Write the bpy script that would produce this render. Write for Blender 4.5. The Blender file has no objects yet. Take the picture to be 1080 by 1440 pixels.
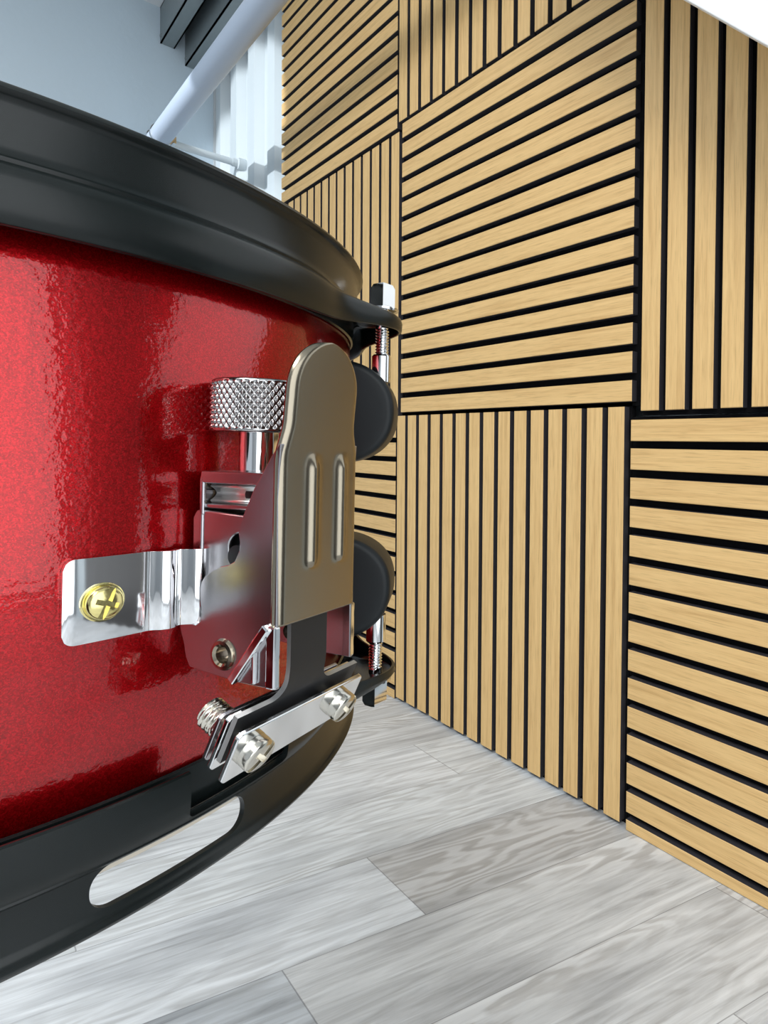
import bpy, bmesh, math, random
from mathutils import Vector, Matrix
random.seed(7)
sc = bpy.context.scene
COL = sc.collection
PI = math.pi
R = math.radians

# ------------------------------------------------------------------ materials
def new_mat(name):
    m = bpy.data.materials.new(name); m.use_nodes = True
    nt = m.node_tree; b = nt.nodes['Principled BSDF']
    return m, nt, b

def simple(name, col, rough=.5, metal=0., bump=None, coat=0., spec=None):
    m, nt, b = new_mat(name)
    b.inputs['Base Color'].default_value = (*col, 1)
    b.inputs['Roughness'].default_value = rough
    b.inputs['Metallic'].default_value = metal
    b.inputs['Coat Weight'].default_value = coat
    b.inputs['Coat Roughness'].default_value = .05
    if spec is not None: b.inputs['Specular IOR Level'].default_value = spec
    if bump:
        scale, dist, detail = bump
        tc = nt.nodes.new('ShaderNodeTexCoord'); n = nt.nodes.new('ShaderNodeTexNoise')
        n.inputs['Scale'].default_value = scale; n.inputs['Detail'].default_value = detail
        bp = nt.nodes.new('ShaderNodeBump'); bp.inputs['Distance'].default_value = dist
        bp.inputs['Strength'].default_value = 1.0
        nt.links.new(tc.outputs['Object'], n.inputs['Vector'])
        nt.links.new(n.outputs['Fac'], bp.inputs['Height'])
        nt.links.new(bp.outputs['Normal'], b.inputs['Normal'])
    return m

def ramp(nt, stops):
    r = nt.nodes.new('ShaderNodeValToRGB')
    e = r.color_ramp.elements
    while len(e) < len(stops): e.new(.5)
    for i, (p, c) in enumerate(stops):
        e[i].position = p; e[i].color = (*c, 1)
    return r

def wood_mat(name, light, dark):
    m, nt, b = new_mat(name); L = nt.links.new
    uv = nt.nodes.new('ShaderNodeUVMap'); uv.uv_map = 'UVMap'
    mp = nt.nodes.new('ShaderNodeMapping'); mp.inputs['Scale'].default_value = (6, 160, 1)
    n1 = nt.nodes.new('ShaderNodeTexNoise'); n1.inputs['Scale'].default_value = 1; n1.inputs['Detail'].default_value = 5
    n1.inputs['Roughness'].default_value = .6; n1.inputs['Distortion'].default_value = .6
    L(uv.outputs['UV'], mp.inputs['Vector']); L(mp.outputs['Vector'], n1.inputs['Vector'])
    mp2 = nt.nodes.new('ShaderNodeMapping'); mp2.inputs['Scale'].default_value = (26, 900, 1)
    n2 = nt.nodes.new('ShaderNodeTexNoise'); n2.inputs['Scale'].default_value = 1; n2.inputs['Detail'].default_value = 3
    L(uv.outputs['UV'], mp2.inputs['Vector']); L(mp2.outputs['Vector'], n2.inputs['Vector'])
    r1 = ramp(nt, [(.25, dark), (.47, tuple(.35*d+.65*l for d, l in zip(dark, light))), (.72, light)])
    r2 = ramp(nt, [(.30, (.72, .70, .66)), (.46, (1, 1, 1))])
    L(n1.outputs['Fac'], r1.inputs['Fac']); L(n2.outputs['Fac'], r2.inputs['Fac'])
    mx = nt.nodes.new('ShaderNodeMix'); mx.data_type = 'RGBA'; mx.blend_type = 'MULTIPLY'
    mx.inputs[0].default_value = .8
    L(r1.outputs['Color'], mx.inputs[6]); L(r2.outputs['Color'], mx.inputs[7])
    L(mx.outputs[2], b.inputs['Base Color'])
    b.inputs['Roughness'].default_value = .55
    bp = nt.nodes.new('ShaderNodeBump'); bp.inputs['Distance'].default_value = .0004; bp.inputs['Strength'].default_value = .4
    L(n2.outputs['Fac'], bp.inputs['Height']); L(bp.outputs['Normal'], b.inputs['Normal'])
    return m

def floor_mat():
    m, nt, b = new_mat('grey_oak_vinyl'); L = nt.links.new
    def node(t, **k):
        n = nt.nodes.new(t)
        for a, v in k.items(): setattr(n, a, v)
        return n
    uv = node('ShaderNodeUVMap', uv_map='UVMap')
    # broad swirling growth rings
    mpw = node('ShaderNodeMapping'); mpw.inputs['Scale'].default_value = (1.6, 7.5, 1)
    nw = node('ShaderNodeTexNoise'); nw.inputs['Scale'].default_value = 1.4; nw.inputs['Detail'].default_value = 5
    nw.inputs['Roughness'].default_value = .42
    L(uv.outputs['UV'], mpw.inputs['Vector']); L(mpw.outputs['Vector'], nw.inputs['Vector'])
    mul = node('ShaderNodeMath', operation='MULTIPLY'); mul.inputs[1].default_value = 135
    sn = node('ShaderNodeMath', operation='SINE')
    L(nw.outputs['Fac'], mul.inputs[0]); L(mul.outputs[0], sn.inputs[0])
    ringr = ramp(nt, [(.0, (0, 0, 0)), (1., (1, 1, 1))])
    mr = node('ShaderNodeMapRange'); mr.inputs['From Min'].default_value = -1; mr.inputs['From Max'].default_value = 1
    L(sn.outputs[0], mr.inputs['Value'])
    # ring strength mask
    mpm = node('ShaderNodeMapping'); mpm.inputs['Scale'].default_value = (2.2, 6, 1); mpm.inputs['Location'].default_value = (3.3, 8.1, 0)
    nm = node('ShaderNodeTexNoise'); nm.inputs['Scale'].default_value = 1.; nm.inputs['Detail'].default_value = 2
    L(uv.outputs['UV'], mpm.inputs['Vector']); L(mpm.outputs['Vector'], nm.inputs['Vector'])
    rm = ramp(nt, [(.45, (.02, .02, .02)), (.64, (.58, .58, .58))])
    L(nm.outputs['Fac'], rm.inputs['Fac'])
    # streaks
    mps = node('ShaderNodeMapping'); mps.inputs['Scale'].default_value = (6, 95, 1)
    ns = node('ShaderNodeTexNoise'); ns.inputs['Scale'].default_value = 1; ns.inputs['Detail'].default_value = 6
    ns.inputs['Roughness'].default_value = .65; ns.inputs['Distortion'].default_value = .8
    L(uv.outputs['UV'], mps.inputs['Vector']); L(mps.outputs['Vector'], ns.inputs['Vector'])
    rs = ramp(nt, [(.22, (.36, .37, .385)), (.44, (.60, .625, .65)), (.66, (.82, .855, .89))])
    L(ns.outputs['Fac'], rs.inputs['Fac'])
    # cloudy darker patches
    mpc = node('ShaderNodeMapping'); mpc.inputs['Scale'].default_value = (5, 14, 1); mpc.inputs['Location'].default_value = (1.7, 5.2, 0)
    nc = node('ShaderNodeTexNoise'); nc.inputs['Scale'].default_value = 1; nc.inputs['Detail'].default_value = 4
    L(uv.outputs['UV'], mpc.inputs['Vector']); L(mpc.outputs['Vector'], nc.inputs['Vector'])
    rc = ramp(nt, [(.30, (.62, .62, .63)), (.52, (1.0, 1.0, 1.0))])
    L(nc.outputs['Fac'], rc.inputs['Fac'])
    m1 = node('ShaderNodeMix', data_type='RGBA', blend_type='MULTIPLY'); m1.inputs[0].default_value = .8
    L(rs.outputs['Color'], m1.inputs[6]); L(rc.outputs['Color'], m1.inputs[7])
    m2 = node('ShaderNodeMix', data_type='RGBA', blend_type='MIX')
    ringc = ramp(nt, [(.15, (.46, .455, .45)), (.8, (.86, .89, .92))])
    L(mr.outputs['Result'], ringc.inputs['Fac'])
    L(rm.outputs['Color'], m2.inputs[0]); L(m1.outputs[2], m2.inputs[6]); L(ringc.outputs['Color'], m2.inputs[7])
    # small dark knots
    mpk = node('ShaderNodeMapping'); mpk.inputs['Scale'].default_value = (3.4, 8.5, 1)
    vk = node('ShaderNodeTexVoronoi'); vk.inputs['Scale'].default_value = 1.6; vk.inputs['Randomness'].default_value = 1
    L(uv.outputs['UV'], mpk.inputs['Vector']); L(mpk.outputs['Vector'], vk.inputs['Vector'])
    rk = ramp(nt, [(.02, (.50, .49, .48)), (.085, (1, 1, 1))])
    L(vk.outputs['Distance'], rk.inputs['Fac'])
    mk = node('ShaderNodeMix', data_type='RGBA', blend_type='MULTIPLY'); mk.inputs[0].default_value = .9
    L(m2.outputs[2], mk.inputs[6]); L(rk.outputs['Color'], mk.inputs[7])
    # plank tone
    at = node('ShaderNodeAttribute', attribute_name='tone')
    m3 = node('ShaderNodeMix', data_type='RGBA', blend_type='MULTIPLY'); m3.inputs[0].default_value = 1
    L(mk.outputs[2], m3.inputs[6]); L(at.outputs['Color'], m3.inputs[7])
    # seams
    uv2 = node('ShaderNodeUVMap', uv_map='seam')
    sx = node('ShaderNodeSeparateXYZ'); L(uv2.outputs['UV'], sx.inputs[0])
    def edge(o, w):
        a = node('ShaderNodeMath', operation='SUBTRACT'); a.inputs[0].default_value = .5; L(o, a.inputs[1])
        ab = node('ShaderNodeMath', operation='ABSOLUTE'); L(a.outputs[0], ab.inputs[0])
        g = node('ShaderNodeMath', operation='GREATER_THAN'); L(ab.outputs[0], g.inputs[0]); g.inputs[1].default_value = .5-w
        return g.outputs[0]
    mxm = node('ShaderNodeMath', operation='MAXIMUM')
    L(edge(sx.outputs['X'], .0007), mxm.inputs[0]); L(edge(sx.outputs['Y'], .004), mxm.inputs[1])
    m4 = node('ShaderNodeMix', data_type='RGBA', blend_type='MULTIPLY'); m4.inputs[7].default_value = (.55, .55, .56, 1)
    L(mxm.outputs[0], m4.inputs[0]); L(m3.outputs[2], m4.inputs[6])
    L(m4.outputs[2], b.inputs['Base Color'])
    b.inputs['Roughness'].default_value = .5
    return m

def red_mat():
    m, nt, b = new_mat('red_metallic_lacquer'); L = nt.links.new
    tc = nt.nodes.new('ShaderNodeTexCoord')
    v = nt.nodes.new('ShaderNodeTexVoronoi'); v.inputs['Scale'].default_value = 3800
    L(tc.outputs['Object'], v.inputs['Vector'])
    r = ramp(nt, [(0., (.26, .0004, .001)), (.55, (.42, .0006, .003)), (1., (.60, .002, .008))])
    sx = nt.nodes.new('ShaderNodeSeparateColor'); L(v.outputs['Color'], sx.inputs[0]); L(sx.outputs['Red'], r.inputs['Fac'])
    L(r.outputs['Color'], b.inputs['Base Color'])
    b.inputs['Metallic'].default_value = .85; b.inputs['Roughness'].default_value = .30
    b.inputs['Coat Weight'].default_value = 1.; b.inputs['Coat Roughness'].default_value = .035; b.inputs['Coat IOR'].default_value = 1.47
    n = nt.nodes.new('ShaderNodeTexNoise'); n.inputs['Scale'].default_value = 620; n.inputs['Detail'].default_value = 2
    L(tc.outputs['Object'], n.inputs['Vector'])
    bp = nt.nodes.new('ShaderNodeBump'); bp.inputs['Distance'].default_value = .00012; bp.inputs['Strength'].default_value = .5
    L(n.outputs['Fac'], bp.inputs['Height']); L(bp.outputs['Normal'], b.inputs['Normal']); L(bp.outputs['Normal'], b.inputs['Coat Normal'])
    return m

OAK = wood_mat('light_oak_veneer', (.84, .565, .245), (.60, .355, .130))
FELT = simple('black_felt', (.006, .006, .007), .95, spec=.1)
MDF = simple('slat_core', (.045, .043, .050), .7, spec=.2)
FLOOR = floor_mat()
RED = red_mat()
BLACK = simple('satin_black_steel', (.006, .009, .009), .27, bump=(300, .00002, 2), spec=.35)
CHROME = simple('chrome', (.78, .79, .80), .07, 1.)
BODYCHROME = simple('plain_chrome', (.44, .43, .45), .23, 1., bump=(900, .00001, 2))
SATIN = simple('brushed_nickel', (.32, .28, .215), .21, 1., bump=(2500, .00001, 2))
NICKEL = simple('nickel_screw', (.66, .63, .56), .18, 1.)
BRASS = simple('yellow_zinc', (.80, .70, .30), .18, 1., bump=(500, .00006, 2))
RUBBER = simple('matte_black_plastic', (.006, .0085, .010), .45, spec=.28)
STRAP = simple('black_strap_film', (.010, .011, .013), .45)
STRAPEDGE = simple('strap_edge_grey', (.40, .41, .41), .35, .6)
DARK = simple('recess_shade', (.004, .004, .004), .5)  # near-black colour standing in for shade inside the hole and slot
HEADFILM = simple('drumhead_film', (.62, .56, .47), .45)
WHITEWALL = simple('white_painted_board', (.48, .575, .65), .7, bump=(60, .0008, 3))
CLAD = simple('white_profiled_steel', (.56, .62, .65), .42)
GREYSTEEL = simple('grey_steel', (.20, .235, .245), .5, bump=(30, .001, 3))
PIPEMAT = simple('pale_blue_white_paint', (.43, .50, .61), .4)
BOARDMAT = simple('white_foam_board', (.90, .92, .93), .6)
CEIL = simple('white_ceiling_paint', (.78, .80, .81), .8)
DARKPANEL = simple('dark_panel_paint', (.020, .017, .016), .4)  # for the added dark panel that the drum reflects
STEEL = simple('stand_chrome', (.7, .7, .7), .12, 1.)

# ------------------------------------------------------------------ object helpers
def link(name, verts, faces, mats, parent=None, smooth=True, fmat=None, autos=35):
    me = bpy.data.meshes.new(name); me.from_pydata([tuple(v) for v in verts], [], faces); me.validate()
    if not isinstance(mats, (list, tuple)): mats = [mats]
    for m in mats: me.materials.append(m)
    if fmat:
        for p, i in zip(me.polygons, fmat): p.material_index = i
    bm = bmesh.new(); bm.from_mesh(me)
    bmesh.ops.recalc_face_normals(bm, faces=bm.faces)
    for f in bm.faces: f.smooth = smooth
    if smooth:
        for e in bm.edges:
            if len(e.link_faces) == 2 and e.calc_face_angle(0) > R(autos): e.smooth = False
    bm.to_mesh(me); bm.free()
    o = bpy.data.objects.new(name, me); COL.objects.link(o)
    if parent: o.parent = parent
    return o

def tag(o, label, cat, group=None):
    o['label'] = label; o['category'] = cat
    if group: o['group'] = group
    return o
def struct(o): o['kind'] = 'structure'; return o
def empty(name, loc, mat=None):
    o = bpy.data.objects.new(name, None); COL.objects.link(o); o.empty_display_size = .05
    o.matrix_world = mat if mat else Matrix.Translation(loc)
    return o

class MB:
    def __init__(s): s.v = []; s.f = []; s.m = []
    def add(s, v, f, mi=0):
        b = len(s.v); s.v += [Vector(p) for p in v]; s.f += [[i+b for i in q] for q in f]; s.m += [mi]*len(f)
    def box(s, c, h, fr=None, mi=0):
        X, Y, Z = fr if fr else (Vector((1, 0, 0)), Vector((0, 1, 0)), Vector((0, 0, 1)))
        c = Vector(c)
        v = [c+X*h[0]*a+Y*h[1]*b+Z*h[2]*d for a in (-1, 1) for b in (-1, 1) for d in (-1, 1)]
        s.add(v, [(0, 1, 3, 2), (4, 6, 7, 5), (0, 4, 5, 1), (2, 3, 7, 6), (0, 2, 6, 4), (1, 5, 7, 3)], mi)
    def lathe(s, c, ax, prof, n=40, mi=0, caps=True, ref=None, ndelta=None):
        """prof: (radius, height) pairs along axis ax from point c"""
        c = Vector(c); ax = Vector(ax).normalized()
        r = Vector(ref) if ref else ax.orthogonal()
        X = (r-ax*r.dot(ax)).normalized(); Y = ax.cross(X)
        v = []; f = []
        for (rr, h) in prof:
            for i in range(n):
                a = 2*PI*i/n; q = rr+(ndelta(a, h) if ndelta else 0)
                v.append(c+ax*h+(X*math.cos(a)+Y*math.sin(a))*q)
        for j in range(len(prof)-1):
            for i in range(n):
                k = (i+1) % n; f.append((j*n+i, j*n+k, (j+1)*n+k, (j+1)*n+i))
        if caps:
            f.append(tuple(range(n))[::-1]); f.append(tuple(range((len(prof)-1)*n, len(prof)*n)))
        s.add(v, f, mi)
    def prism(s, pts, ext, mi=0, side=None):
        """closed polygon pts (3-D, planar) extruded by vector ext"""
        n = len(pts); ext = Vector(ext)
        v = [Vector(p) for p in pts]+[Vector(p)+ext for p in pts]
        s.add(v, [tuple(range(n))[::-1], tuple(range(n, 2*n))], mi)
        b = len(s.v)-2*n
        for i in range(n):
            k = (i+1) % n; s.f.append([b+i, b+k, b+n+k, b+n+i]); s.m.append(mi if side is None else side)
    def build(s, name, mats, parent=None, smooth=True, autos=35):
        return link(name, s.v, s.f, mats, parent, smooth, s.m, autos)

def bevel(o, w, seg=2, ang=40):
    m = o.modifiers.new('bevel', 'BEVEL'); m.width = w; m.segments = seg; m.limit_method = 'ANGLE'; m.angle_limit = R(ang)
    m.harden_normals = False
    return o
def cut(o, cutter):
    """boolean difference, applied at once, cutter removed"""
    m = o.modifiers.new('cut', 'BOOLEAN'); m.operation = 'DIFFERENCE'; m.object = cutter; m.solver = 'EXACT'
    bpy.context.view_layer.update()
    dg = bpy.context.evaluated_depsgraph_get()
    me = bpy.data.meshes.new_from_object(o.evaluated_get(dg))
    o.modifiers.clear(); old = o.data; o.data = me; me.name = old.name
    bpy.data.objects.remove(cutter)
    bm = bmesh.new(); bm.from_mesh(me)
    for e in bm.edges:
        if len(e.link_faces) == 2: e.smooth = e.calc_face_angle(0) < R(35)
    for f in bm.faces: f.smooth = True
    bm.to_mesh(me); bm.free()

# ------------------------------------------------------------------ camera (a phone held beside the drum)
cam_d = bpy.data.cameras.new('camera'); cam = bpy.data.objects.new('camera', cam_d); COL.objects.link(cam)
CX = Vector((0.69975906, 0.71431174, 0.00979802)); CY = Vector((-0.02064199, 0.00650794, 0.99976575)); CF = Vector((-0.71408064, 0.69979739, -0.0192988))
mw = Matrix((CX, CY, -CF)).transposed().to_4x4(); mw.translation = Vector((1.1236, -.6947, .5445))
cam.matrix_world = mw
cam_d.sensor_fit = 'VERTICAL'; cam_d.sensor_height = 24; cam_d.sensor_width = 18
cam_d.lens = 24*871.88/1440
cam_d.shift_x = (540-754.555)/1440; cam_d.shift_y = (637.242-720)/1440
cam_d.clip_start = .01; cam_d.clip_end = 60
sc.camera = cam

# ------------------------------------------------------------------ room
XB, XF, YF, ZC = -1.215, 2.5, -3.2, 1.95
# floor of long planks printed slightly askew to the wall
verts = []; faces = []; uvs = []; seams = []; tones = []
W, SH = .1345, .2625
LEN = .91
joint = {0: -.291, 1: -.44, -1: -.587, -2: -.08, 2: -.92, 3: -.15, -3: -.35, -4: -.72}
tonemap = {(0, 0): (1.02, 1.04, 1.06), (0, 1): (.74, .735, .73), (1, 1): (.93, .93, .925), (1, 0): (.80, .83, .86), (2, 1): (.92, .92, .915), (-1, 1): (.98, 1.0, 1.01), (-1, 0): (.88, .90, .90), (-2, 0): (1.0, 1.01, 1.02), (-2, 1): (1.0, 1.01, 1.01)}
for k in range(-20, 34):
    y0 = joint.get(k, random.uniform(-.9, 0))
    for j in range(-5, 4):
        ya, yb = y0+(j-1)*LEN, y0+j*LEN
        ya2, yb2 = max(ya, YF), min(yb, .06)
        if yb2 <= ya2: continue
        x = lambda kk, y: .403+W*kk+(y+.291)*SH
        b = len(verts)
        q = [(x(k, ya2), ya2), (x(k+1, ya2), ya2), (x(k+1, yb2), yb2), (x(k, yb2), yb2)]
        if min(p[0] for p in q) > XF or max(p[0] for p in q) < XB-.1: continue
        verts += [(p[0], p[1], 0) for p in q]; faces.append((b, b+1, b+2, b+3))
        ou, ov = random.uniform(0, 40), random.uniform(0, 40)
        uvs += [(ou+(p[1]-ya), ov+(0 if i in (0, 3) else W)) for i, p in enumerate(q)]
        seams += [((p[1]-ya)/LEN, 0 if i in (0, 3) else 1) for i, p in enumerate(q)]
        t = tonemap.get((k, j)) or [random.uniform(.84, 1.02)]*3
        tones += [(*t, 1)]*4
fl = link('floor', verts, faces, FLOOR, smooth=False)
me = fl.data
me.uv_layers.new(name='UVMap'); me.uv_layers.new(name='seam'); me.color_attributes.new('tone', 'FLOAT_COLOR', 'CORNER')
u1, u2, ca = me.uv_layers['UVMap'], me.uv_layers['seam'], me.color_attributes['tone']
for lp in me.loops:
    vi = lp.vertex_index
    u1.data[lp.index].uv = uvs[vi]; u2.data[lp.index].uv = seams[vi]; ca.data[lp.index].color = tones[vi]
struct(fl)

# right wall: white profiled steel cladding behind the slat panels
xs = []; x = XB
P = .155; x0 = XB
pts = []
k = 0
while x0+k*P < XF:
    b = x0+k*P
    pts += [(b, .021), (b+.052, .021), (b+.070, .046), (b+.137, .046)]
    k += 1
pts = [(min(XF, p), y) for p, y in pts]
v = []; f = []
for (p, y) in pts: v += [(p, y, 0), (p, y, ZC), (p, .09, 0), (p, .09, ZC)]
for i in range(len(pts)-1):
    a = 4*i; c = a+4
    f += [(a, c, c+1, a+1), (a+2, a+3, c+3, c+2), (a+1, c+1, c+3, a+3), (a, a+2, c+2, c)]
struct(link('wall_right', v, f, CLAD, smooth=False))
mb = MB(); mb.box(((XB-.03), (YF+.09)/2, ZC/2), (.03, (.09-YF)/2, ZC/2)); struct(mb.build('wall_back', WHITEWALL, smooth=False))
mb = MB(); mb.box(((XB+XF)/2, (YF+.09)/2, ZC+.02), ((XF-XB)/2+.06, (.09-YF)/2, .02)); struct(mb.build('ceiling', CEIL, smooth=False))
mb = MB(); mb.box((XF+.03, (YF+.09)/2, ZC/2), (.03, (.09-YF)/2, ZC/2)); struct(mb.build('wall_front', simple('grey_wall', (.34, .36, .38), .8), smooth=False))
# thin joint strip where cladding meets back wall
mb = MB(); mb.box((XB+.003, .018, ZC/2), (.003, .0028, ZC/2)); struct(mb.build('trim_1', simple('grey_sealant', (.45, .48, .50), .7), smooth=False))
# roof beams running along the wall near the ceiling, C profiles
def c_beam(name, y0, y1, zb, t=.004):
    mb = MB(); xa, xb = XB+.001, 1.2; cx, hx = (xa+xb)/2, (xb-xa)/2
    mb.box((cx, y0+t/2, (zb+ZC)/2), (hx, t/2, (ZC-zb)/2))
    mb.box((cx, (y0+y1)/2, zb+t/2), (hx, (y1-y0)/2, t/2))
    mb.box((cx, y1-t/2, zb+.008), (hx, t/2, .008))
    mb.box((cx, (y0+y1)/2, ZC-t/2), (hx, (y1-y0)/2, t/2))
    for xx in (XB+.012,):
        mb.lathe((xx, y0, zb+.02), (0, -1, 0), [(.006, 0), (.006, .002), (.004, .003)], 10)
    return struct(mb.build(name, GREYSTEEL, smooth=False))
c_beam('trim_2', -.146, -.104, 1.834)
c_beam('trim_3', -.073, -.012, 1.792)
# unseen dark panel added on the slat wall to darken the drum's reflection
mb = MB(); mb.box((1.86, .010, .92), (.42, .010, .92)); d = mb.build('reflected_dark_panel', DARKPANEL, smooth=False); struct(d)
mb = MB(); mb.lathe((1.50, 0, .95), (0, -1, 0), [(.02, 0), (.02, .006), (.008, .008), (.008, .04), (.022, .042), (.026, .055), (.018, .068)], 20)
struct(mb.build('dark_panel_knob', CHROME, d))  # knob on the added dark panel

# ------------------------------------------------------------------ slat panels
SW = .0292
def panel(label, x0, z0, vertical, dim=.588, zfloor=0.0):
    """15 oak slats on a black felt backing; x0,z0 = lower left corner of the slat field, slat faces at y=0"""
    root = empty('acoustic_panel', (x0+dim/2, .02, max(zfloor, z0)))
    tag(root, label, 'wall panel', 'oak slat panels on the right wall')
    inv = root.matrix_world.inverted()
    v = []; f = []; fm = []; uv = []
    for k in range(15):
        a = .04*k; jit = random.uniform(-.0003, .0003)
        if vertical: xa, xb, za, zb = x0+a+jit, x0+a+SW+jit, z0, z0+dim
        else: xa, xb, za, zb = x0, x0+dim, z0+a+jit, z0+a+SW+jit
        za = max(za, zfloor+.0005)
        b = len(v); e = .0008
        v += [(xa, .012, za), (xb, .012, za), (xb, .012, zb), (xa, .012, zb),
              (xa, e, za), (xb, e, za), (xb, e, zb), (xa, e, zb),
              (xa+e, 0, za+e), (xb-e, 0, za+e), (xb-e, 0, zb-e), (xa+e, 0, zb-e)]
        fs = [(3, 2, 1, 0), (0, 1, 5, 4), (1, 2, 6, 5), (2, 3, 7, 6), (3, 0, 4, 7), (4, 5, 9, 8), (5, 6, 10, 9), (6, 7, 11, 10), (7, 4, 8, 11), (8, 9, 10, 11)]
        f += [tuple(i+b for i in q) for q in fs]; fm += [1]*5+[0]*5
        ou, ov = random.uniform(0, 30), random.uniform(0, 30)
        for i in range(12):
            X, Y, Z = v[b+i]
            l, c = (Z-z0, X-xa) if vertical else (X-x0, Z-za)
            uv.append((ou+l, ov+c+Y*.5))
    o = link('slat_face', [inv @ Vector(p) for p in v], f, [OAK, MDF], root, smooth=False, fmat=fm)
    ul = o.data.uv_layers.new(name='UVMap')
    for lp in o.data.loops: ul.data[lp.index].uv = uv[lp.vertex_index]
    mb = MB()
    m = .006
    zl = max(zfloor+.0003, z0-m)
    c = inv @ Vector((x0+dim/2, .0165, (zl+z0+dim+m)/2))
    mb.box(c, (dim/2+m-.0003, .0042, (z0+dim+m-zl)/2-.0003))
    mb.build('felt_backing', FELT, root, smooth=False)
    return root
panel('oak slat panel with vertical slats standing on the floor in the middle column', 0.0, .006, True)
panel('oak slat wall panel with horizontal slats in the middle column, whole between two vertical panels', .0133, .6011, False)
panel('oak slat panel with vertical slats, cut by the top edge in the middle column', 0.0, 1.198, True)
panel('oak slat wall panel with horizontal slats on the floor at the right frame edge', .6005, -.0137, False)
panel('oak slat wall panel with wide vertical slats in the upper right beside the white board', .6165, .5874, True)
panel('oak slat wall panel with horizontal slats in the top left column, beside the white cladding', -.5951, 1.1888, False)
panel('oak slat wall panel with narrow looking vertical slats behind the black upper hoop', -.588, .5906, True)
panel('oak slat wall panel with horizontal slats low behind the black lugs of the drum', -.594, -.0108, False)

# ------------------------------------------------------------------ white pipe with wall bracket
PZ, PY = 1.435, -.2
root = empty('white_pole', (-.4, PY, PZ)); inv = root.matrix_world.inverted()
tag(root, 'round pale blue-white pole running diagonally up behind the black drum hoop', 'pole')
mb = MB(); mb.lathe(inv @ Vector((XB+.001, PY, PZ)), (1, 0, 0), [(.0285, 0), (.0285, 1.9)], 40); mb.build('pole_tube', PIPEMAT, root)
mb = MB()
mb.lathe(inv @ Vector((-1.0, PY+.02, PZ-.004)), (0, 1, 0), [(.0105, 0), (.0105, .185), (.0125, .185), (.0125, .20), (.019, .202), (.019, .2405)], 24)
mb.build('bracket_rod', CLAD, root)
mb = MB()
for xx in (-1.02, -.975):
    mb.lathe(inv @ Vector((xx, PY, PZ)), (1, 0, 0), [(.0287, 0), (.0315, 0), (.0315, .012), (.0287, .012)], 32, caps=False)
mb.box(inv @ Vector((-.99, PY+.034, PZ)), (.022, .004, .014))
mb.build('pipe_clip', CHROME, root)

# ------------------------------------------------------------------ tilted white board near the right wall
A = Vector((.7756, -.15, .9878)); D = Vector((.717, 0, -.697)).normalized(); N = Vector((-D.z, 0, D.x))
p0 = A-D*.40; p1 = A+D*.70
poly = [p0, p1, p1+N*.34, p0+N*.34]
cen = sum(poly, Vector())/4
root = empty('foam_board', cen); inv = root.matrix_world.inverted()
tag(root, 'plain white tilted foam board whose slanted edge fills the top right corner', 'board')
mb = MB(); mb.prism([inv @ p for p in poly], (0, .010, 0)); o = mb.build('board_sheet', BOARDMAT, root, smooth=False); bevel(o, .0012)
for q in (p0+N*.31+D*.04, p1+N*.31-D*.05):
    q = Vector((q.x, -.145, q.z)); h = ZC-q.z
    mb = MB(); mb.lathe(inv @ q, (0, 0, 1), [(.0012, 0), (.0012, h)], 8); mb.build('hanging_cord', simple('white_cord', (.8, .8, .8), .8), root)

# ------------------------------------------------------------------ snare drum
Mr = Matrix(((0.9999761958499834, 0.00015244551865527432, -0.006898151474101953), (0.0, 0.9997558960352646, 0.022094079359080167), (0.006899835751364885, -0.022093553428300626, 0.9997320976959352))).to_4x4()
Mr.translation = Vector((0.8227485807, -0.695087406, 0.43501149))
DR = empty('snare_drum', None, Mr)
tag(DR, 'red metallic snare drum with black hoops and chrome strainer, cut by the left edge', 'drum')
SR = .1375; HT = .1782
def cy(th, r, z): a = R(th); return Vector((r*math.cos(a), r*math.sin(a), z))

# shell
mb = MB(); mb.lathe((0, 0, 0), (0, 0, 1), [(SR-.006, .0125), (SR-.001, .0125), (SR, .0140), (SR, .09), (SR, HT-.014), (SR-.001, HT-.0125), (SR-.006, HT-.0125), (SR-.006, .09), (SR-.006, .0125)], 256, caps=False)
mb.build('shell', RED, DR)
# steel counter hoops of the heads, black
for z in (.0160, HT-.0274):
    mb = MB(); mb.lathe((0, 0, z), (0, 0, 1), [(SR+.0003, 0), (SR+.0010, .0004), (SR+.0012, .0060), (SR+.0010, .0110), (SR+.0003, .0114)], 200, caps=False)
    mb.build('head_rim', BLACK, DR)
# heads
for z, s in ((HT-.0105, 1), (.0105, -1)):
    mb = MB(); mb.lathe((0, 0, z), (0, 0, s), [(SR+.0004, -.006), (SR+.0004, -.001), (SR-.001, 0), (.001, 0), (.001, -.0006), (SR-.002, -.0006), (SR-.0003, -.006)], 160, caps=False)
    mb.build('drumhead', HEADFILM, DR)

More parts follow.
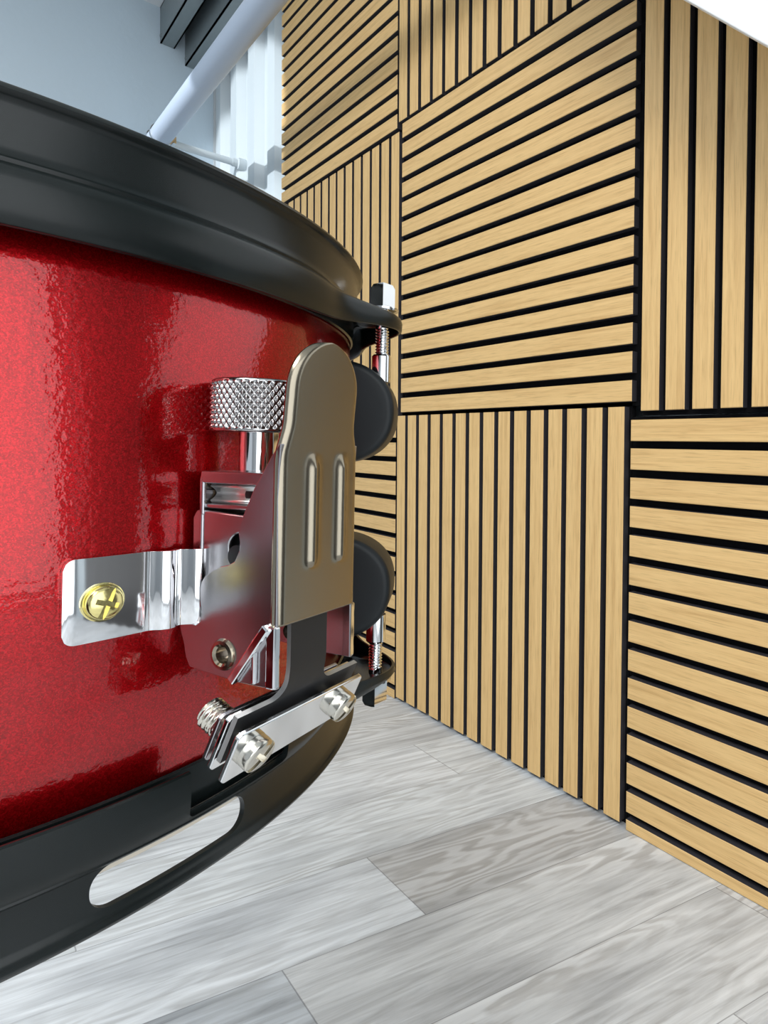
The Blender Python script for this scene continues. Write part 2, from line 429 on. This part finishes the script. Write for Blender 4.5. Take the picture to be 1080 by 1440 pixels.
TS = 23.5
RODS = [TS+30+60*i for i in range(6)]
RR = .1510
def earness(th, wide=1.):
    d, t = min((abs((th-t+180) % 360-180), t) for t in RODS)
    w = 9. if t > 300 else 14.5*wide
    return math.cos(PI/2*min(1, d/w))**2.4
def hoop(flip):
    ths = []; t = 0.
    while t < 360:
        ths.append(t)
        d = min(abs((t-q+180) % 360-180) for q in RODS)
        t += .5 if d < 22 else 1.
    n = len(ths)
    def prof(th):
        s = earness(th)
        re = .0005+.1433+(.1578-.1433)*s
        T = .0016
        s2 = earness(th, 1.5)
        zc = .1628-(.0056 if flip else .0036)*s2
        band = .1497+.0034*s2
        out = [(.1384, .1685), (.1384, .1745), (.1388, .1765), (.1396, .1779), (.1408, .1782), (.1416, .1776), (.1420, .1768), (.1417, .1763), (.1409, .1759), (.1402, .1752),
               (.1399, .1738), (.1400, zc+.0035), (.1402, zc+.0016), (.1410, zc+.0008)]
        sh = .0030
        q = 1-.42*s2
        out += [(re-sh*1.0, zc), (re-sh*.45, zc-.0006), (re-sh*.12, zc-.0022*q), (re, zc-.0040*q), (re+.0002, (zc+band)/2), (re, band+.0004), (re-.0005, band), (re-.0011, band), (re-.0015, band+.0006),
                (re-.0015, zc-.0040*q), (re-.0025, zc-.0020), (re-sh-.001, zc-.0016), (.1405, zc-.0010), (.1390, zc-.0002), (.1384, zc+.0015)]
        return out
    v = []; m = len(prof(0))
    for th in ths:
        for (r, z) in prof(th): v.append(cy(th, r, HT-z if flip else z))
    f = []
    for i in range(n):
        k = (i+1) % n
        for j in range(m):
            l = (j+1) % m; f.append((i*m+j, k*m+j, k*m+l, i*m+l))
    return link('hoop', v, f, BLACK, DR, autos=50)
hoop(False)
bh = hoop(True)
# snare gate in the lower hoop: part of the hanging flange is missing, and a long slot goes through the wall
def wedge(pts, r0, r1):
    """pts: (theta, z) outline, swept from r0 to r1"""
    n = len(pts); v = [cy(t, r0, z) for t, z in pts]+[cy(t, r1, z) for t, z in pts]
    f = [tuple(range(n))[::-1], tuple(range(n, 2*n))]+[(i, (i+1) % n, n+(i+1) % n, n+i) for i in range(n)]
    bm = bmesh.new(); me = bpy.data.meshes.new('cutter')
    me.from_pydata([tuple(p) for p in v], [], f)
    bm.from_mesh(me); bmesh.ops.triangulate(bm, faces=[q for q in bm.faces if len(q.verts) > 4]); bmesh.ops.recalc_face_normals(bm, faces=bm.faces); bm.to_mesh(me); bm.free()
    o = bpy.data.objects.new('cutter', me); COL.objects.link(o); o.parent = DR
    return o
def outline(t0, t1, z0, z1, rz, n=8):
    rt = math.degrees(rz/.1385); o = []
    for (ct, cz, a0) in ((t0+rt, z0+rz, 180), (t1-rt, z0+rz, 270), (t1-rt, z1-rz, 0), (t0+rt, z1-rz, 90)):
        for i in range(n+1):
            a = R(a0+90*i/n); o.append((ct+rt*math.cos(a), cz+rz*math.sin(a)))
        if a0 in (180, 0):
            nt_ = 24; last = o[-1][0]; end = (t1-rt) if a0 == 180 else (t0+rt)
            zz = z0 if a0 == 180 else z1
            for q in range(1, nt_): o.append((last+(end-last)*q/nt_, zz))
    return o
def band_cut(t0, t1, z0, z1, rz, r0, r1):
    """same, but the faces are built as strips so that the sweep follows the curve"""
    ts = [t0+(t1-t0)*(.5-.5*math.cos(PI*i/48)) for i in range(49)]
    rt = math.degrees(rz/.1385); v = []; f = []
    for t in ts:
        d = min(t-t0, t1-t)
        q = rz-math.sqrt(max(0, rz*rz-(rz*max(0, 1-d/rt))**2)) if d < rt else 0
        q = min(q, (z1-z0)/2-.00002)
        for r, z in ((r0, z0+q), (r1, z0+q), (r1, z1-q), (r0, z1-q)): v.append(cy(t, r, z))
    for i in range(len(ts)-1):
        for j in range(4):
            k = (j+1) % 4; f.append((i*4+j, i*4+4+j, i*4+4+k, i*4+k))
    f += [(0, 1, 2, 3), tuple(4*(len(ts)-1)+j for j in (3, 2, 1, 0))]
    o = link('cutter', v, f, BLACK, DR); return o
cut(bh, band_cut(10.1, 25.9, .0042, .0139, .0045, .1350, .1409))
cut(bh, band_cut(18.1, 31.0, .0168, .0400, .0018, .1416, .170))

# lugs with tension rods
def lug(th, zc, s):
    er = cy(th, 1, 0); et = Vector((-er.y, er.x, 0)); ez = Vector((0, 0, 1))
    hz, pr, ht = .0190, .0200, .0108
    m = 40; rows = []
    lay = []
    ww = .0026
    for i in range(7):
        a = PI/2*i/6; lay.append((-ht+ww*(1-math.sin(a)), ww*(1-math.cos(a))))
    lay = [(-ht, ww*1.9)]+[(-ht+ww*(1-math.cos(PI/2*i/6)), ww*(1-math.sin(PI/2*i/6))) for i in range(7)]
    lay = lay+[(-a, b) for a, b in lay[::-1]]
    v = []; f = []
    for (t, ins) in lay:
        for j in range(m+1):
            u = -1+2*j/m
            u = math.sin(u*PI/2)
            z = u*(hz-ins); r = .1369+(pr-ins)*(max(0, 1-abs(u)**2.3))**.52
            v.append(er*r+et*t+ez*(zc+z))
    n = m+1
    for i in range(len(lay)-1):
        for j in range(n):
            k = (j+1) % n; f.append((i*n+j, i*n+k, (i+1)*n+k, (i+1)*n+j))
    f += [tuple(range(n))[::-1], tuple(range((len(lay)-1)*n, len(lay)*n))]
    o = link('lug', v, f, RUBBER, DR, autos=50)
    # swivel sleeve
    mb = MB(); z0 = zc+s*.0120
    mb.lathe(er*RR+ez*z0, ez*s, [(.0036, 0), (.0036, .0098), (.0031, .0104)], 24); mb.build('swivel_sleeve', CHROME, o)
    # rod: thread, shank, washer and square key head
    zr = .1440 if s > 0 else HT-.1440
    def th_d(a, h): return .00028*math.sin(a+2*PI*h/.0011) if h < .0098 else 0
    mb = MB(); pr2 = [(.0023, .0000+.00018*i) for i in range(55)]+[(.0024, .0101), (.0024, .0172)]
    mb.lathe(er*RR+ez*zr, ez*s, pr2, 20, ndelta=th_d)
    zw = .1606 if s > 0 else HT-.1576
    mb.lathe(er*RR+ez*zw, ez*s, [(.0058, 0), (.0060, .0004), (.0060, .0010), (.0050, .0014), (.0036, .0020)], 32)
    mb.lathe(er*RR+ez*(zw+s*.0016), ez*s, [(.0045, 0), (.0045, .0072), (.0036, .0088), (.0030, .0090)], 4, ref=er*math.cos(.12)+et*math.sin(.12))
    mb.build('tension_rod', CHROME, o, autos=30)
for th in RODS:
    lug(th, .1215, 1); lug(th, HT-.1215, -1)

# ---- strainer
er = cy(TS, 1, 0); et = Vector((-er.y, er.x, 0)); ez = Vector((0, 0, 1))
def S(r, t, z): return er*r+et*t+ez*z
FR = (er, et, ez)
# body: channel with two side plates, back plate and an upper frame with a window
mb = MB(); T = .0012
side = [(.1400, .0585), (.1392, .0640), (.1388, .0900), (.1400, .0917), (.1420, .0919), (.1590, .0910), (.1590, .0560), (.150, .0540), (.1425, .0545)]
for s in (-1, 1):
    mb.prism([S(r, s*.0111, z) for r, z in side], et*(-s*T))
mb.box(S(.1420, 0, .0775), (.0006, .0115, .0195), FR)
o = mb.build('strainer_body', BODYCHROME, DR, smooth=False); body = o
c = MB(); c.lathe(S(.1549, -.016, .0830), et, [(.0039, 0), (.0039, .008)], 32)
cb = c.build('cutter', BLACK, DR); cut(body, cb); bevel(body, .0004)
mb = MB(); mb.box(S(.1525, 0, .0800), (.0085, .0088, .0100), FR); mb.build('hole_shade_block', DARK, body, smooth=False)  # dark fill standing in for the shade behind the round hole
mb = MB(); mb.lathe(S(.1549, -.0125, .0815), et, [(.0010, 0), (.0027, .0002), (.0027, .006)], 24); mb.build('pivot_pin', RUBBER, body)
# upper frame
mb = MB()
mb.box(S(.1520, 0, .1000), (.0104, .0115, .0015), FR)
for s in (-1, 1):
    mb.box(S(.1421, s*.0109, .0955), (.0007, .0006, .0050), FR)
mb.box(S(.1520, 0, .0929), (.0104, .0108, .0006), FR)
mb.box(S(.1418, 0, .0965), (.0005, .0115, .0035), FR)
o = mb.build('adjuster_frame', BODYCHROME, body, smooth=False); bevel(o, .0006, 3)
# slider inside the window: satin curved plate with a dark inset for the slot
mb = MB(); v = []; f = []
for i in range(13):
    z = .0936+.0048*i/12; t = -.0096+.0022*(1-(2*i/12-1)**2)
    v += [S(.1434, t, z), S(.1615, t, z)]
for i in range(12): f.append((2*i, 2*i+1, 2*i+3, 2*i+2))
mb.add(v, f); o = mb.build('slider_plate', simple('satin_zinc', (.75, .76, .74), .33, 1.), body); sm = o.modifiers.new('sol', 'SOLIDIFY'); sm.thickness = .0008
mb = MB()
mb.lathe(S(.1550, -.0088, .0960), et, [(.0015, 0), (.0015, .0016)], 20); mb.box(S(.1580, -.0080, .0960), (.0030, .0008, .0015), FR)
mb.build('slot_shade_inset', DARK, body)  # solid inset, the shade of the slot put into its colour
# knurled knob and post
def knurl(a, h):
    if h < .0010 or h > .0122: return 0
    tri = lambda x: abs(2*(x-math.floor(x+.5)))
    p = a*40/(2*PI); q = h/.0024
    return .00045*min(tri(p+q), tri(p-q))*2-.0004
prof = [(.0090, 0), (.0108, 0), (.0112, .0004)]+[(.0112, .0006+.0118*i/52) for i in range(53)]+[(.0112, .0128), (.0108, .0132), (.0092, .0133), (.0088, .0128)]
mb = MB(); mb.lathe(S(.1485, 0, .1113), ez, prof, 460, ndelta=knurl); mb.build('knurled_knob', simple('knurled_steel', (.42, .41, .41), .15, 1.), body, autos=80)
mb = MB(); mb.lathe(S(.1485, 0, .1008), ez, [(.0048, 0), (.0048, .0106)], 36); mb.build('knob_post', CHROME, body)
# mounting bracket: strip with two ears that follow the shell
path = []
for i in range(9):
    t = -.0376+(.0376-.0215)*i/8; path.append((t, math.sqrt(.1383**2-t*t)))
r0 = path[-1][1]
for (t, dr) in ((-.0206, .0003), (-.0198, .0012), (-.0190, .0025), (-.0180, .0033), (-.0170, .0033), (-.0161, .0027), (-.0152, .0024), (-.0143, .0028), (-.0134, .0040), (-.0126, .0054), (-.0118, .0061), (-.0105, .0064)):
    path.append((t, r0+dr))
path += [(-.006, .1432), (0, .1432)]
path += [(-t, r) for t, r in path[-2::-1]]
def zr(t):
    d = .0376-abs(t); q = .0024
    c = q-math.sqrt(max(0, q*q-(q-d)**2)) if d < q else 0
    sag = .0004*max(0, (.0215-abs(t))/.0215)
    return .0640+c+sag, .0826-c-sag
ed = []
fine = []
for (a, b) in zip(path[:-1], path[1:]):
    for k in range(4):
        u = k/4; fine.append((a[0]+(b[0]-a[0])*u, a[1]+(b[1]-a[1])*u))
fine.append(path[-1])
v = []; f = []
for t, r in fine:
    a, b = zr(t); v += [S(r, t, a), S(r, t, b)]
for i in range(len(fine)-1): f.append((2*i, 2*i+1, 2*i+3, 2*i+2))
br = link('mounting_bracket', v, f, CHROME, body)
sm = br.modifiers.new('sol', 'SOLIDIFY'); sm.thickness = .0014; sm.offset = 0; bevel(br, .00045, 3)
# bracket screws: round heads with a cross slot and a washer
def pan_screw(name, p, ax, ref, rad, h, mat, parent, wash=None, shank=None, cross=1.0, flat=.38):
    ax = Vector(ax).normalized(); mb = MB()
    if wash: mb.lathe(p, ax, [(wash[0], 0), (wash[0], wash[1]*.7), (wash[0]*.94, wash[1]), (rad*.5, wash[1])], 40)
    q = Vector(p)+ax*(wash[1] if wash else 0)
    n = 8
    pr = [(rad*.97, 0), (rad, h*.12), (rad, h*flat)]+[(rad*(.35*math.cos(PI/2*i/n)+.65*(1-(i/n)**2.5))*.999+.00001, h*flat+h*(1-flat)*math.sin(PI/2*i/n)) for i in range(1, n)]
    mb.lathe(q, ax, pr, 40)
    o = mb.build(name, mat, parent)
    X = Vector(ref); X = (X-ax*X.dot(ax)).normalized(); Y = ax.cross(X)
    for k, (u, w) in enumerate(((X, Y), (Y, X))):
        c = MB(); c.box(q+ax*(h*1.0), (rad*(1.2 if k == 0 else .62)*cross, rad*(.18 if k == 0 else .15), h*.42), (u, w, ax))
        cut(o, c.build('cutter', mat, parent, smooth=False))
    if shank:
        L, rr = shank
        td = lambda a, hh: .00035*math.sin(a+2*PI*hh/.00125)
        s2 = MB(); s2.lathe(Vector(p), -ax, [(rr, L*i/70) for i in range(70)]+[(rr*.8, L+.0004)], 24, ndelta=td)
        s2.build('screw_thread', mat, o, autos=60)
    return o
for s in (-1, 1):
    t = s*.0306; a = math.asin(t/.139); n = er*math.cos(a)+et*math.sin(a)
    pan_screw('bracket_screw', n*.1389+ez*.0726, n, ez*.94+et*.34,   .0037, .0024, BRASS, body, wash=(.0043, .0007))
# lever: ribbed face plate on a U of two cam side plates
cam_pl = [(.1690, .0524), (.1556, .0524), (.1548, .0526), (.1415, .0538), (.1402, .0559), (.1393, .0596), (.1380, .0628), (.1384, .0655), (.1392, .0660), (.1404, .0651), (.1420, .0644), (.1434, .0642), (.1447, .0652), (.1452, .0675),
          (.1447, .0702), (.1445, .0728), (.1450, .0748), (.1461, .0762), (.1485, .0778), (.1511, .0790), (.1537, .0796), (.1556, .0806), (.1570, .0832), (.1571, .0852), (.1566, .0875), (.1570, .0895), (.1612, .0980), (.1664, .1058), (.1686, .1085), (.1690, .1085), (.1686, .1030), (.1684, .096)]
mb = MB()
for s in (-1, 1):
    mb.prism([S(r, s*.0134, z) for r, z in cam_pl], et*(-s*.0012))
lev = mb.build('throw_off_lever', BODYCHROME, body, smooth=False)
c = MB(); c.lathe(S(.1527, -.02, .0583), et, [(.0021, 0), (.0021, .04)], 24); cut(lev, c.build('cutter', BLACK, DR)); bevel(lev, .00035)
for p in lev.data.polygons: p.use_smooth = False
# face plate
def rz_(z): return .1692+max(0, (z-.104))**1.25*.20
def hw(z):
    zt, a = .1337, .0122
    if z < .1050: w = .01395
    elif z < .1140:
        u = (z-.105)/.009; w = .01395+(a-.01395)*(u*u*(3-2*u))
    else: w = a
    d = zt-z; cr = .0122
    if d < cr: w = min(w, a*math.sqrt(max(0, 1-((cr-d)/cr)**2)))
    return max(w, .00005)
zs = [.0666+(.1215-.0666)*i/110 for i in range(110)]+[.1215+.0122*math.sin(PI/2*i/26) for i in range(27)]
nu = 90; v = []; f = []
def rib(t, z, t0):
    d = (t-t0)/.00150; e = min((z-.0785)/.0016, (.1065-z)/.0035, 1)
    return .00105*math.exp(-d*d)*max(0, e)
for z in zs:
    w = hw(z)
    for j in range(nu+1):
        u = -1+2*j/nu; u = math.copysign(1-(1-abs(u))**1.25, u); t = u*w+.0002
        dist = w-abs(u)*w; dt = max(0, .0024-dist)/.0024; dtop = max(0, .0014-(.1337-z))/.0014 if z > .13 else 0
        r = rz_(z)-.0021*(1-math.sqrt(max(0, 1-dt*dt*.98)))+rib(t, z, -.0030)+rib(t, z, .0072)
        v.append(S(r, t, z))
m = nu+1
for i in range(len(zs)-1):
    for j in range(nu): f.append((i*m+j, i*m+j+1, (i+1)*m+j+1, (i+1)*m+j))
o = link('lever_plate', v, f, SATIN, lev, autos=60)
# make sure the faces look outwards, then give thickness inwards
if o.data.polygons[2000].normal.dot(er) < 0: o.data.flip_normals()
sm = o.modifiers.new('sol', 'SOLIDIFY'); sm.thickness = .0013; sm.offset = -1
# folded bright edges under the lever plate
mb = MB()
for s in (-1, 1):
    a = Vector(S(.1562, s*.0140, .0527)); b = Vector(S(.1668, s*.0140, .0666)); d = (b-a).normalized(); n = et.cross(d)
    mb.box((a+b)/2, ((b-a).length/2, .0008, .0011), (d, et, n))
    mb.box(S(.1676, s*.0131, .0596), (.0014, .0009, .0071), FR)
    mb.box(S(.1628, s*.0138, .0582), (.0006, .0005, .0052), (er, et, ez))
o = mb.build('folded_edge', CHROME, lev, smooth=False); bevel(o, .0004)
# tubular pivot rivet
mb = MB()
for s in (-1, 1):
    mb.lathe(S(.1527, s*.0134, .0583), et*s, [(.0020, -.006), (.0020, .0004), (.0026, .0009), (.0034, .0007), (.0038, .0001), (.0038, -.0004)], 36, caps=False)
mb.build('pivot_rivet', SATIN, lev)
# clamp frame tilted outwards below the lever
tl = R(25); ca_ = er*math.cos(tl)-ez*math.sin(tl); cb_ = er*math.sin(tl)+ez*math.cos(tl)
C0 = S(.1633, 0, .0410)
def Q(a, t, b): return C0+ca_*a+et*t+cb_*b
# strap: narrow tongue from the lever spreading into a wide foot held by the clamp
def arc(c, r, a0, a1, n=8): return [(c[0]+r*math.cos(R(a0+(a1-a0)*i/n)), c[1]+r*math.sin(R(a0+(a1-a0)*i/n))) for i in range(n+1)]
ol = [(-.0203, -.0048), (.0203, -.0048), (.0203, .0062)]+[(.0203, .0066)]+arc((.0058+.0038, .0066+.0038), .0038, 270, 180)+[(.0058, .0300)]
ol += [(-.0070, .0300)]+arc((-.0070-.0038, .0066+.0038), .0038, 0, -90)+[(-.0203, .0066), (-.0203, .0062)]
# bend: foot lies in the clamp plane, tongue turns to vertical
def bendp(t, b, off):
    k = .0060
    if b < k: return Q(-.0012+off, t, b)
    base = Q(-.0012+off, t, k); L = b-k; ang = min(1, L/.010)*tl
    steps = 8; p = Vector(base); tot = 0
    for i in range(steps):
        l = L*(i+.5)/steps; a = tl-min(1, l/.010)*tl
        p += (er*math.sin(a)+ez*math.cos(a))*(L/steps)
    return p
# grid strap
v = []; f = []; fm = []
bs = [-.0048+(.0330+.0048)*i/60 for i in range(61)]
def halfs(b):
    fr = .0040; k = .0072
    if b <= k: return -.0203, .0203
    if b < k+fr:
        q = fr-math.sqrt(max(0, fr*fr-(fr-(b-k))**2))
        return -.0068-q, .0056+q
    return -.0068, .0056
bs = sorted(bs+[.00721, .0073, .0075, .0078])
nt2 = 10
for off in (0, -.0013):
    for b in bs:
        l, h = halfs(b)
        for j in range(nt2+1): v.append(bendp(l+(h-l)*j/nt2, b, off))
m = nt2+1; nb = len(bs); tot = nb*m
for i in range(nb-1):
    for j in range(nt2):
        q = (i*m+j, i*m+j+1, (i+1)*m+j+1, (i+1)*m+j); f.append(q); fm.append(0); f.append(tuple(x+tot for x in q[::-1])); fm.append(0)
    for j in (0, nt2):
        f.append((i*m+j, (i+1)*m+j, (i+1)*m+j+tot, i*m+j+tot)); fm.append(1)
for i in (0, nb-1):
    for j in range(nt2): f.append((i*m+j, i*m+j+1, i*m+j+1+tot, i*m+j+tot)); fm.append(1)
link('snare_strap', v, f, [STRAP, STRAPEDGE], body, fmat=fm)
# clamp plates
def plate(name, a, hwid, b0, b1, th, mat, t_off=0):
    mb = MB(); c = .0009
    b2 = b0+.0018
    pts = [(-hwid+c, b0), (hwid-c, b2), (hwid, b2+c), (hwid, b1-c), (hwid-c, b1), (-hwid+c, b1), (-hwid, b1-c), (-hwid, b0+c)]
    mb.prism([Q(a, t+t_off, b) for t, b in pts], ca_*th)
    o = mb.build(name, mat, body, smooth=False); bevel(o, .0003); return o
plate('clamp_plate', .0006, .0210, -.0079, .0052, .0013, CHROME, -.0005)
plate('clamp_plate', -.0040, .0206, -.0081, .0062, .0013, CHROME, -.0002)
plate('clamp_spacer', -.0066, .0196, -.0078, .0046, .0012, BODYCHROME, -.0006)
for t in (-.0155, .0135):
    pan_screw('clamp_screw', Q(.0019, t, -.0012), ca_, cb_*.75+et*.66, .0040, .0034, NICKEL, body, shank=(.0150, .0033), flat=.72)

# ------------------------------------------------------------------ light stand holding the drum, wholly below and left of the frame
o0 = DR.matrix_world @ Vector((0, 0, -.004))
ST = empty('drum_stand', (o0.x, o0.y, 0)); tag(ST, 'chrome tripod stand carrying the red snare drum', 'stand')
mb = MB(); mb.lathe((0, 0, .08), (0, 0, 1), [(.011, 0), (.011, .17), (.014, .17), (.014, .19), (.009, .19), (.009, .30)], 24); mb.build('stand_pole', STEEL, ST)
rot = DR.matrix_world.to_3x3()
for k in range(3):
    a = R(100+120*k); d = Vector((math.cos(a), math.sin(a), 0))
    mb = MB()
    p = Vector((0, 0, .372)); e = d*.112+Vector((0, 0, o0.z-.016)); w = (e-p)
    mb.lathe(p, w, [(.004, 0), (.004, w.length)], 14); 
    arm = mb.build('basket_arm', STEEL, ST)
    tip = rot @ Vector((d.x*.1408, d.y*.1408, 0))+Vector((0, 0, o0.z-.0036))
    mb = MB(); w2 = tip-e; mb.lathe(e, w2, [(.006, -.004), (.0065, 0), (.0065, w2.length*.9), (.005, w2.length)], 16); mb.build('rubber_grip', RUBBER, arm)
    mb = MB(); a2 = R(160+120*k); d2 = Vector((math.cos(a2), math.sin(a2), 0)); p = Vector((0, 0, .20)); e = d2*.20+Vector((0, 0, .012)); w = e-p
    mb.lathe(p, w, [(.006, 0), (.006, w.length)], 14); lg = mb.build('leg', STEEL, ST)
    mb = MB(); mb.lathe(e-Vector((0, 0, .012)), (0, 0, 1), [(.010, 0), (.010, .012), (.007, .020)], 16); mb.build('rubber_foot', RUBBER, lg)

# ------------------------------------------------------------------ light
w = bpy.data.worlds.new('world'); sc.world = w; w.use_nodes = True
bg = w.node_tree.nodes['Background']; bg.inputs['Color'].default_value = (.82, .91, 1.0, 1); bg.inputs['Strength'].default_value = .36
def area(name, loc, target, sx, sy, power, col=(1, 1, 1)):
    l = bpy.data.lights.new(name, 'AREA'); l.shape = 'RECTANGLE'; l.size = sx; l.size_y = sy; l.energy = power; l.color = col
    o = bpy.data.objects.new(name, l); COL.objects.link(o); o.location = loc
    o.rotation_euler = (Vector(target)-Vector(loc)).to_track_quat('-Z', 'Y').to_euler(); return o
area('overhead_fill_front', (1.5, -1.5, ZC-.02), (1.5, -1.5, 0), 1.2, .6, 18, (1, .97, .93))  # unseen area light added overhead to brighten the floor
area('shell_reflection_light', (2.47, -.86, .97), (0, -.86, .97), 1.6, 1.86, 11, (.93, .97, 1))  # unseen area light added for the bright reflection on the shell
area('overhead_fill_back', (-.1, -1.2, ZC-.02), (-.1, -1.2, 0), 1.2, .4, 6, (.95, .98, 1))  # second unseen overhead light, added towards the back wall

l = bpy.data.lights.new('cladding_sun_spot', 'SPOT'); l.energy = 60; l.color = (.93, .97, 1); l.spot_size = R(25); l.spot_blend = .25; l.shadow_soft_size = .012  # added spot, stands in for sunlight on the cladding
o = bpy.data.objects.new('cladding_sun_spot', l); COL.objects.link(o); o.location = (-.62, -1.5, 1.915)
o.rotation_euler = (Vector((-.90, .02, 1.42))-o.location).to_track_quat('-Z', 'Y').to_euler()

vs = sc.view_settings
vs.view_transform = 'Standard'; vs.look = 'None'; vs.exposure = 0.82; vs.gamma = 1.0; vs.use_curve_mapping = False
